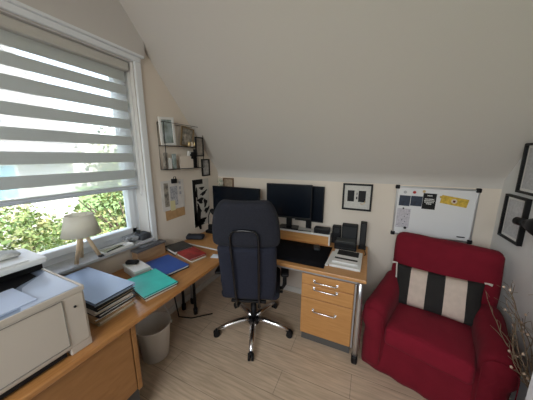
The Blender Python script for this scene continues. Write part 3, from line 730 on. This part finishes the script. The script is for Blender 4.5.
# ink artwork
t = thing('ink_artwork', 'tall black and white ink artwork on the wall in the desk corner', 'artwork', (XL+.001, 2.0, 0))
MB().box(0, .006, -.145, .125, .80, 1.345, .001).obj('art_sheet', mat('art_paper', (.58, .55, .50), .8, noise_amt=.1, noise_scale=14), t)
m = MB()
def blot(cy, cz, ry, rz_, n=14, rot=0):
    pts = []
    for i in range(n):
        a = 2*PI*i/n; r = 1+.28*math.sin(3*a+cy*20)+.15*math.sin(5*a)
        y, z = ry*r*math.cos(a), rz_*r*math.sin(a)
        pts.append((.006, cy+y*math.cos(rot)-z*math.sin(rot), cz+y*math.sin(rot)+z*math.cos(rot)))
    m.poly(pts, (.0012, 0, 0))
m.box(.006, .0072, -.145, -.100, .80, 1.345); m.box(.006, .0072, -.115, .02, 1.29, 1.345)
blot(-.08, .90, .05, .13); blot(.03, 1.18, .06, .02, rot=.4); blot(.05, 1.06, .03, .05); blot(-.05, .84, .08, .03); blot(-.03, 1.10, .05, .035); blot(-.09, 1.19, .02, .06); blot(.07, .97, .05, .028, rot=.5); blot(0, 1.24, .04, .018); blot(-.06, 1.02, .018, .06, rot=.5); blot(.0, .86, .05, .03)
m.obj('ink_shapes', BLKFR, t)
# dried sage branch
m = MB(); rnd = random.Random(3)
base = Vector((XL+.06, 2.265, 1.0))
for k in range(6):
    e = base+Vector((rnd.uniform(.0, .10), rnd.uniform(-.10, .02), rnd.uniform(.26, .38)))
    mid = (base+e)/2+Vector((.01, rnd.uniform(-.03, .03), 0))
    m.tube([base, mid, e], .0018, 5)
    for q in range(16):
        tt = rnd.uniform(.3, 1); p = base.lerp(e, tt)+Vector((rnd.uniform(0, .03), rnd.uniform(-.03, .03), rnd.uniform(-.02, .02)))
        d = Vector((rnd.uniform(-1, 1), rnd.uniform(-1, 1), rnd.uniform(-.3, 1))).normalized()*.022
        s_ = d.orthogonal().normalized()*.006
        m.poly([p, p+d*.5+s_, p+d, p+d*.5-s_], d.cross(s_).normalized()*.001)
gv = thing('dried_branch', 'grey-green dried eucalyptus branches in a vase in the desk corner behind the left monitor', 'plant', (0, 0, 0))
gv.location = (XL+.06, 2.265, DT+.001)
o = m.obj('branches', SAGE, gv); o.location = (-(XL+.06), -2.265, -(DT+.001))
MB().lathe([(0, 0), (.03, 0), (.04, .06), (.03, .18), (.012, .26), (.014, .30), (.009, .30), (.008, .2), (0, .2)], n=20).obj('vase', VASE, gv)
# small brown frame on the back wall
t = thing('picture_frame', 'small brown framed picture on the back wall above the left monitor', 'picture', (-1.60, YB-.001, 1.19)); frame_part(t, .155, .145, .014, .014, BROWNF, mat('pic_tan', (.42, .33, .24), .6, noise_amt=.3, noise_scale=30), 'y')

# ------------------------------------------------------------------ back wall: object frame, whiteboard
t = thing('picture_frame', 'black square frame with two dark panels on the back wall above the speakers', 'picture', (-.092, YB-.001, 1.078))
frame_part(t, .268, .262, .016, .03, BLKFR, mat('mount_pale', (.62, .60, .56), .7, noise_amt=.12, noise_scale=60), 'y')
m = MB(); m.box(-.088, -.026, -.018, -.012, .085, .195, .001); m.box(.012, .078, -.018, -.012, .085, .195, .001); m.obj('dark_panel', BLKFR, t)
m = MB(); m.box(-.008, .004, -.018, -.012, .11, .135, .001); m.tube([(-.002, -.015, .15), (-.002, -.015, .175)], .003, 6); m.obj('centre_piece', BLACK, t)
MB().tube([(.03, -.016, .07), (.05, -.018, .062), (.07, -.018, .075), (.075, -.016, .10)], .003, 6).obj('brass_piece', BRASS, t)

wbd = thing('whiteboard', 'aluminium framed whiteboard with pinned prints above the red armchair', 'whiteboard', (.522, YB-.001, .90))
# local: X -.275...28 , Z 0...42
bx0, bx1, bh = -.272, .282, .425
MB().box(bx0, bx1, -.012, 0, 0, bh).obj('board_face', BOARD, wbd)
m = MB(); f = .014
m.box(bx0-f, bx1+f, -.020, 0, -f, 0, .003); m.box(bx0-f, bx1+f, -.020, 0, bh, bh+f, .003); m.box(bx0-f, bx0, -.020, 0, 0, bh, .003); m.box(bx1, bx1+f, -.020, 0, 0, bh, .003)
m.obj('frame', STEEL, wbd)
for x in (bx0-f*.4, bx1+f*.4):
    for z in (-f*.4, bh+f*.4): MB().rbox(x-.018, x+.018, -.024, 0, z-.018, z+.018, .009, (6, 4, 6)).obj('corner_cap', BLACK, wbd)
MB().box(bx1-.085, bx1-.03, -.0135, -.012, .022, .032).obj('maker_mark', DGREY, wbd)
def pin(name, label, cat, x0, x1, z0, z1, mt, rot=0, group=None, th=.001):
    o = MB().box(-(x1-x0)/2, (x1-x0)/2, -th, 0, -(z1-z0)/2, (z1-z0)/2).obj(name, mt, None, (.522+(x0+x1)/2, YB-.0135, .90+(z0+z1)/2)); o.rotation_euler = (0, R(rot), 0)
    return tag(o, label, cat, group)
pin('postcard', 'dark navy postcard at the upper left of the whiteboard', 'postcard', -.255, -.170, .26, .355, NAVY, 1)
pin('postcard', 'dark navy postcard between the left postcard and the black card on the whiteboard', 'postcard', -.166, -.08, .265, .355, NAVY, 1)
o = pin('postcard', 'black card with white lettering in the upper middle of the whiteboard', 'postcard', -.078, .018, .245, .385, BLKFR, 1)
m = MB(); rnd = random.Random(5)
for (cx_, cz_, ww) in ((0, .050, .035), (0, .020, .066), (0, .006, .074), (0, -.008, .066), (0, -.022, .04)):
    x = cx_-ww/2
    while x < cx_+ww/2:
        w_ = rnd.uniform(.004, .009); m.box(x, min(x+w_, cx_+ww/2), -.0018, -.001, cz_-.0045, cz_+.0045); x += w_+.003
m.obj('white_lettering', WHITE, o)
o = pin('yellow_print', 'yellow print with a dark figure at the upper right of the whiteboard', 'print', .05, .235, .295, .365, YELLOW, 9)
m = MB(); m.cyl((0, -.0012, .0), (0, -.0020, .0), .02, n=20, mi=0); m.box(-.008, .008, -.0026, -.0019, -.010, .008, mi=1); m.obj('round_emblem', [CREAM, mat('dark_red', (.12, .01, .01), .6)], o)
o = pin('map_sheet', 'pale map sheet with dots hanging on the left side of the whiteboard', 'map', -.262, -.158, .055, .235, MAPP, 1)
m = MB(); rnd = random.Random(2)
for k in range(7):
    x, z = rnd.uniform(-.045, .045), rnd.uniform(-.08, .08); m.cyl((x, -.001, z), (x, -.0016, z), .004, n=8)
m.obj('dots', NAVY, o)
for (x, z, mt_, lab, r) in ((-.215, .385, GREYM, 'grey oval magnet at the top left of the whiteboard', .013), (-.145, .388, REDP, 'red round magnet at the top of the whiteboard', .013), (-.075+.0, .400, BRASS, 'gold coloured magnet touching the black card top on the whiteboard', .012), (-.185, .055, DGREY, 'dark round magnet at the lower left of the whiteboard', .012), (-.215, .237, DGREY, 'small dark magnet holding the map sheet', .007), (.028, .375, WHITE, 'white round magnet right of the black card', .009), (.05, .36, YELLOW, 'yellow magnet at the left end of the yellow print', .010)):
    o = MB().cyl((0, 0, 0), (0, -.008, 0), r, r*.85, 20).obj('magnet', mt_, None, (.522+x, YB-.0152, .90+z)); tag(o, lab, 'magnet', 'magnets on the whiteboard')

# ------------------------------------------------------------------ right wall pictures, spotlight
t = thing('picture_frame', 'black framed text print on the right wall, the lower one behind the black spotlight', 'picture', (XR-.001, 2.075, 1.018)); frame_part(t, .25, .315, .014, .028, BLKFR, mat('print_text', (.58, .58, .60), .5, noise_amt=.18, noise_scale=60), '-x', WHITE, .018)
t = thing('picture_frame', 'black framed print on the right wall cut off by the photo edge, the upper one', 'picture', (XR-.001, 1.965, 1.36)); frame_part(t, .26, .325, .014, .028, BLKFR, mat('print_text', (.58, .58, .60)), '-x', WHITE, .018)
t = thing('wall_spotlight', 'black cone spotlight on the right wall in front of the lower picture', 'lamp', (.842, 1.625, 1.232))
M_ = Matrix.Rotation(R(18), 4, 'Z')
m = MB(); m.tube([M_ @ Vector(p) for p in ((0, .13, .0), (0, .075, .0))], .022, 20); m.obj('cap', BLACK, t)
m = MB(); m.tube([M_ @ Vector(p) for p in ((0, .075, 0), (0, .02, 0), (0, -.08, 0))], [.022, .048, .078], 28); m.obj('cone', BLACK, t)
m = MB(); m.tube([(0, 0, 0), (.03, -.02, -.03), (.104, -.03, -.03)], .008, 8); m.cyl((.09, -.03, -.03), (.107, -.03, -.03), .035); m.obj('wall_mount', BLACK, t)

# ------------------------------------------------------------------ red armchair
ach = thing('red_armchair', 'red fabric covered armchair with a striped pillow in the right corner', 'armchair', (.045, 1.655, 0), R(-17))
W = .785
def wr(p, a=.006, s=9): return p+Vector((noise.noise(p*s), noise.noise(p*s+Vector((7, 1, 3))), noise.noise(p*s+Vector((2, 8, 5)))))*a
def skirt(p):
    f = max(0, (.30-p.z)/.30)
    q = p.copy(); q.y -= .015*f if p.y < .1 else 0
    if p.y < .1: q.y += .006*math.sin(p.x*38)*f
    return wr(q, .006)
m = MB(); m.rbox(.0, W-.0, .02, .55, .0, .31, .03, (26, 16, 8), fn=skirt); m.obj('skirt', RED, ach)
AW = .165
def armL(p):
    q = p.copy()
    t_ = (p.y)/.55; q.z += .085*t_*(p.z/.5)         # rises to the back
    if p.z > .36: q.x += -.02*(1-t_)
    q.x += .02*t_*1
    return wr(q, .006)
def armR(p):
    q = p.copy(); t_ = p.y/.55; q.z += .06*t_*(p.z/.5)
    if p.z > .36: q.x += .02*(1-t_)
    q.x -= .035*t_
    return wr(q, .006)
MB().rbox(.0, AW, -.02, .56, .02, .535, .075, (10, 22, 16), fn=armL).obj('armrest', RED, ach)
MB().rbox(W-AW, W, -.02, .52, .02, .535, .075, (10, 22, 16), fn=armR).obj('armrest', RED, ach)
def backf(p):
    q = p.copy(); q.y += (p.z-.25)*.20
    t_ = max(0, (p.z-.5)/.45); 
    return wr(q, .006)
MB().rbox(.055, W-.06, .395, .525, .08, .945, .055, (20, 8, 22), fn=backf).obj('backrest', RED, ach)
def seatc(p):
    q = p.copy()
    u = (p.x-W/2)/.24; v = (p.y-.2)/.25
    if p.z > .36: q.z += .022*max(0, 1-u*u)*max(0, 1-v*v)
    return wr(q, .004, 7)
MB().rbox(AW-.012, W-AW+.012, -.025, .44, .28, .418, .032, (20, 20, 10), fn=seatc).obj('seat_cushion', RED2, ach)
# piping seams on arm fronts
for xc, nm in ((AW/2-.014, 'L'), (W-AW/2+.014, 'R')):
    m = MB(); rr = AW/2-.012
    pts = [(xc-rr, -.022, .12), (xc-rr, -.026, .38)]+[(xc+rr*math.cos(a), -.020, .45+rr*math.sin(a)*.95) for a in [PI-PI*i/10 for i in range(11)]]+[(xc+rr, -.026, .38), (xc+rr, -.022, .12)]
    m.tube(pts, .0025, 6); m.obj('piping', RED, ach)

# pillow
pl = thing('striped_pillow', 'black and cream striped pillow leaning on the backrest of the red armchair', 'pillow', (0, 0, 0))
P0 = Vector((.517, 1.875, .427)); pl.location = P0; 
pl.rotation_euler = (R(-24), R(-1.5), R(-14))
pw, ph = .545, .315
nx_, nz_ = 40, 20
bm = bmesh.new(); G = {}
rn = random.Random(4)
for side in (0, 1):
    for i in range(nx_+1):
        for j in range(nz_+1):
            u = i/nx_*2-1; v = j/nz_*2-1
            edge = i in (0, nx_) or j in (0, nz_)
            if side == 1 and edge: G[(1, i, j)] = G[(0, i, j)]; continue
            th = .072*((1-u**4)*(1-v**4))**.5
            x = u*pw/2*(1-.05*(1-v*v)*abs(u)**3); z = (v*.5+.5)*ph+.02*(-v)*(1-u*u)*abs(v)**3*0
            z -= .012*math.copysign(1, v)*(1-u*u)*abs(v)**3
            y = (-1 if side == 0 else 1)*th + .004*noise.noise(Vector((x*14, side*5, z*14)))*(0 if edge else 1)
            G[(side, i, j)] = bm.verts.new((x, y, z))
bnds = (.10, .315, .535, .75)   # stripe limits across the width
for side in (0, 1):
    for i in range(nx_):
        s_ = (i+.5)/nx_
        mi = 0 if s_ < .205 else 1 if s_ < .40 else 0 if s_ < .605 else 1 if s_ < .825 else 0
        for j in range(nz_):
            q = [G[(side, i, j)], G[(side, i+1, j)], G[(side, i+1, j+1)], G[(side, i, j+1)]]
            f = bm.faces.new(q if side == 0 else q[::-1]); f.material_index = mi; f.smooth = True
me = bpy.data.meshes.new('pillow_cover'); bmesh.ops.recalc_face_normals(bm, faces=bm.faces); bm.to_mesh(me); bm.free()
me.materials.append(PILB); me.materials.append(PILC)
po = bpy.data.objects.new('pillow_cover', me); COL.objects.link(po); po.parent = pl
m = MB(); m.tube([(-pw/2, 0, 0), (-pw/2+.008, 0, ph*.35), (-pw/2+.008, 0, ph*.7), (-pw/2, 0, ph)], .006, 8); m.obj('side_piping', PILW, pl)
for (x, z, sx) in ((-pw/2, ph, -1), (-pw/2, 0, -1), (pw/2, ph, 1), (pw/2, 0, 1)):
    m = MB(); m.tube([(x-sx*.005, 0, z), (x+sx*.012, -.003, z+.002), (x+sx*.035, -.006, z-.002)], [.007, .006, .010], 8); m.obj('tassel', PILW, pl)

# ------------------------------------------------------------------ vase with twigs
vz = thing('twig_vase', 'dark floor vase with dry budding twigs between armchair and right wall', 'plant', (.862, 1.36, 0))
MB().lathe([(0, 0), (.045, 0), (.058, .08), (.055, .2), (.038, .32), (.042, .36), (.037, .36), (.033, .3), (0, .28)], n=32).obj('vase', VASE, vz)
rnd = random.Random(11)
tw = MB(); buds = []
for k in range(16):
    p = Vector((rnd.uniform(-.02, .02), rnd.uniform(-.02, .02), .3)); 
    d = Vector((rnd.uniform(-.02, .10), rnd.uniform(.1, .9), 1)).normalized()
    pts = [p.copy()]; n = rnd.randint(9, 14)
    for i in range(n):
        d = (d+Vector((rnd.uniform(-.2, .24), rnd.uniform(-.22, .30), rnd.uniform(-.22, .12)))).normalized()
        p = p+d*rnd.uniform(.038, .055)
        p.x = max(-.11, min(p.x, .07))
        pts.append(p.copy())
        if i > 1:
            e = (d+Vector((rnd.uniform(-.8, .8), rnd.uniform(-1, 1), rnd.uniform(-.6, .6)))).normalized()
            q = p+e*rnd.uniform(.03, .09); q.x = max(-.15, min(q.x, .072))
            tw.tube([p, (p+q)/2+Vector((0, 0, .005)), q], [.0022, .0018, .0010], 5)
            if rnd.random() < .22: buds.append(q.copy())
            if rnd.random() < .7:
                q2 = q+Vector((rnd.uniform(-.04, .02), rnd.uniform(-.04, .04), rnd.uniform(-.03, .04))); q2.x = min(q2.x, .074)
                tw.tube([q, q2], .0010, 4)
    tw.tube(pts, [.0034-.0020*i/len(pts) for i in range(len(pts))], 6)
tw.obj('twigs', TWIG, vz)
for q in buds: MB().lathe([(0, 0), (.006, .005), (.007, .011), (0, .018)], q, 8).obj('bud', BUD, vz)
# bright white cabinet near the camera
wc = thing('white_cabinet', 'tall white cabinet edge at the bottom right corner of the photo', 'cabinet', (.76, .43, 0))
MB().box(-.17, .185, -.5, .55, .03, 1.15, .004).obj('carcass', mat('cab_white', (.80, .82, .86), .35), wc)
MB().box(-.185, -.17, -.5, .0, .04, 1.14, .003).obj('door', mat('cab_white', (.8, .82, .86)), wc)
MB().box(-.185, -.17, .004, .55, .04, 1.14, .003).obj('door', mat('cab_white', (.8, .82, .86)), wc)
MB().box(-.16, .18, -.49, .54, 0, .03).obj('plinth', EDGE, wc)

# ------------------------------------------------------------------ outside
GZ = -3.0
struct(box(-40, XL-.5, -30, 30, GZ-.2, GZ).obj('ground', LAWN))
def tree(name, label, cx, cy, top, rx, ry, rz_, mats, n, seed, size=.07):
    t = thing(name, label, 'tree', (cx, cy, GZ), 0, 'garden greenery outside the window')
    rnd = random.Random(seed)
    m = MB(); cz = top-rz_-GZ
    m.tube([(0, 0, 0), (.05, .03, cz*.5), (0, 0, cz)], [.10, .08, .04], 10)
    for k in range(9):
        a = k*.7; m.tube([(0, 0, cz*(.55+.04*k)), (rx*.35*math.cos(a), ry*.35*math.sin(a), cz+rz_*.1), (rx*.7*math.cos(a), ry*.7*math.sin(a), cz+rz_*.4)], [.035, .022, .01], 6)
    m.obj('trunk', BARK, t)
    verts = []; faces = []; mi = []
    cl = []
    for k in range(60):
        v = Vector((rnd.gauss(0, 1), rnd.gauss(0, 1), rnd.gauss(0, 1))).normalized()*rnd.uniform(.55, 1)
        cl.append((Vector((v.x*rx, v.y*ry, cz+v.z*rz_)), rnd.uniform(.22, .42), 0 if rnd.random() < .6 else 1))
    for q in range(n):
        c, r, mm = cl[rnd.randrange(len(cl))]
        p = c+Vector((rnd.gauss(0, 1), rnd.gauss(0, 1), rnd.gauss(0, 1)))*r*.6
        d = Vector((rnd.uniform(-1, 1), rnd.uniform(-1, 1), rnd.uniform(-.7, .7))).normalized()
        s_ = Vector((rnd.uniform(-1, 1), rnd.uniform(-1, 1), rnd.uniform(-1, 1))).cross(d).normalized()
        l = size*rnd.uniform(.6, 1.2); w_ = l*.36
        b = len(verts)
        verts += [p, p+d*l*.5+s_*w_, p+d*l, p+d*l*.5-s_*w_]; faces.append((b, b+1, b+2, b+3)); mi.append(mm if rnd.random() < .85 else 1-mm)
    me = bpy.data.meshes.new('foliage'); me.from_pydata(verts, [], faces)
    for mm in mats: me.materials.append(mm)
    me.polygons.foreach_set('material_index', mi); me.update()
    o = bpy.data.objects.new('foliage', me); COL.objects.link(o); o.parent = t
    return t
tree('leafy_tree', 'bright green leafy tree filling the lower left of the window view', -4.4, .1, 1.05, 1.0, 1.15, 1.7, [LEAF1, LEAF3], 15000, 1, .085)
tree('leafy_tree', 'yellow-green leafy tree behind the lamp at the right of the window view', -4.6, 3.0, 2.0, 1.0, 1.25, 2.0, [LEAF2, LEAF1], 15000, 2, .085)
tree('leafy_tree', 'paler tree between the two nearer trees further from the window', -7.6, 1.6, .6, 1.2, 1.5, 1.6, [LEAF1, LEAF2], 9000, 3, .1)
tree('leafy_tree', 'dark green tree at the far left edge of the window view', -6.2, -3.0, .9, 1.2, 1.3, 1.6, [LEAF3, LEAF1], 9000, 4, .1)

hs = thing('neighbour_house', 'white neighbour house with grey tiled roof seen through the blind', 'house', (-11, 2.0, GZ))
m = MB(); m.box(-6, 0, -12, 3.0, 0, 4.9); m.poly([(0, 3.0, 4.9), (-6, 3.0, 4.9), (-5.6, 3.0, 9.3), (-4.4, 3.0, 9.3)], (0, -.3, 0)); m.obj('facade', FACADE, hs)
m = MB(); m.poly([(.5, -12.5, 4.45), (.5, 3.4, 4.45), (-4.8, 3.4, 9.9), (-4.8, -12.5, 9.9)], (-.10, 0, .12)); m.obj('roof', RTILE, hs)
for (y0, y1, z0, z1) in ((-5.2, -3.9, 3.2, 4.5), (-3.6, -2.3, 3.2, 4.5), (.2, 1.3, 3.2, 4.3)):
    f = MB().box(-.02, .05, y0-.1, y1+.1, z0-.1, z1+.1, .01).obj('window_frame', TRIM, hs)
    MB().box(.03, .06, y0, y1, z0, z1).obj('window_pane', PLANEB, f)
# ------------------------------------------------------------------ light
wd = bpy.data.worlds.new('world'); scn.world = wd; wd.use_nodes = True
N = wd.node_tree.nodes; Lk = wd.node_tree.links
sky = N.new('ShaderNodeTexSky'); sky.sky_type = 'NISHITA'; sky.sun_disc = False; sky.sun_elevation = R(48); sky.sun_rotation = R(60); sky.dust_density = 2; sky.air_density = 1
bg = N['Background']; bg.inputs['Strength'].default_value = 1.8
mxs = N.new('ShaderNodeMix'); mxs.data_type = 'RGBA'; mxs.inputs[0].default_value = .72; mxs.inputs[7].default_value = (.86, .79, .69, 1)
Lk.new(sky.outputs[0], mxs.inputs[6]); Lk.new(mxs.outputs[2], bg.inputs[0])
def area(name, loc, rot, sx, sy, power, col, portal=False):
    l = bpy.data.lights.new(name, 'AREA'); l.shape = 'RECTANGLE'; l.size = sx; l.size_y = sy; l.energy = power; l.color = col
    if portal: l.cycles.is_portal = True
    o = bpy.data.objects.new(name, l); COL.objects.link(o); o.location = loc; o.rotation_euler = rot; return o
area('window_portal', (XL-.24, .57, 1.6), (0, R(-90), 0), 1.45, 1.44, 1, (1, 1, 1), True)
area('window_portal', (-.4, YF-.09, 1.65), (R(90), 0, 0), 1.7, 1.4, 1, (1, 1, 1), True)
area('rear_fill', (-.4, YF-.35, 2.25), (R(50), 0, 0), 1.9, 1.3, 48, (1.0, .95, .89))  # fill lamp added behind the unseen rear window to brighten the room
s = bpy.data.lights.new('sun', 'SUN'); s.energy = 4.0; s.angle = R(.6); s.color = (1, .95, .86)
so = bpy.data.objects.new('sun', s); COL.objects.link(so)
dirv = Vector((-.75, -.22, -.95)); so.rotation_euler = dirv.to_track_quat('-Z', 'Y').to_euler()

# ------------------------------------------------------------------ camera
cam = bpy.data.cameras.new('camera'); co = bpy.data.objects.new('camera', cam); COL.objects.link(co)
cam.sensor_fit = 'HORIZONTAL'; cam.sensor_width = 36; cam.lens = 222*36/533; cam.clip_start = .02
co.location = (0, 0, 1.6); co.rotation_euler = (R(90-11.1), 0, R(24.78))
scn.camera = co
scn.view_settings.view_transform = 'Standard'; scn.view_settings.look = 'None'; scn.view_settings.gamma = 1
scn.view_settings.use_curve_mapping = False; scn.view_settings.exposure = 0.68
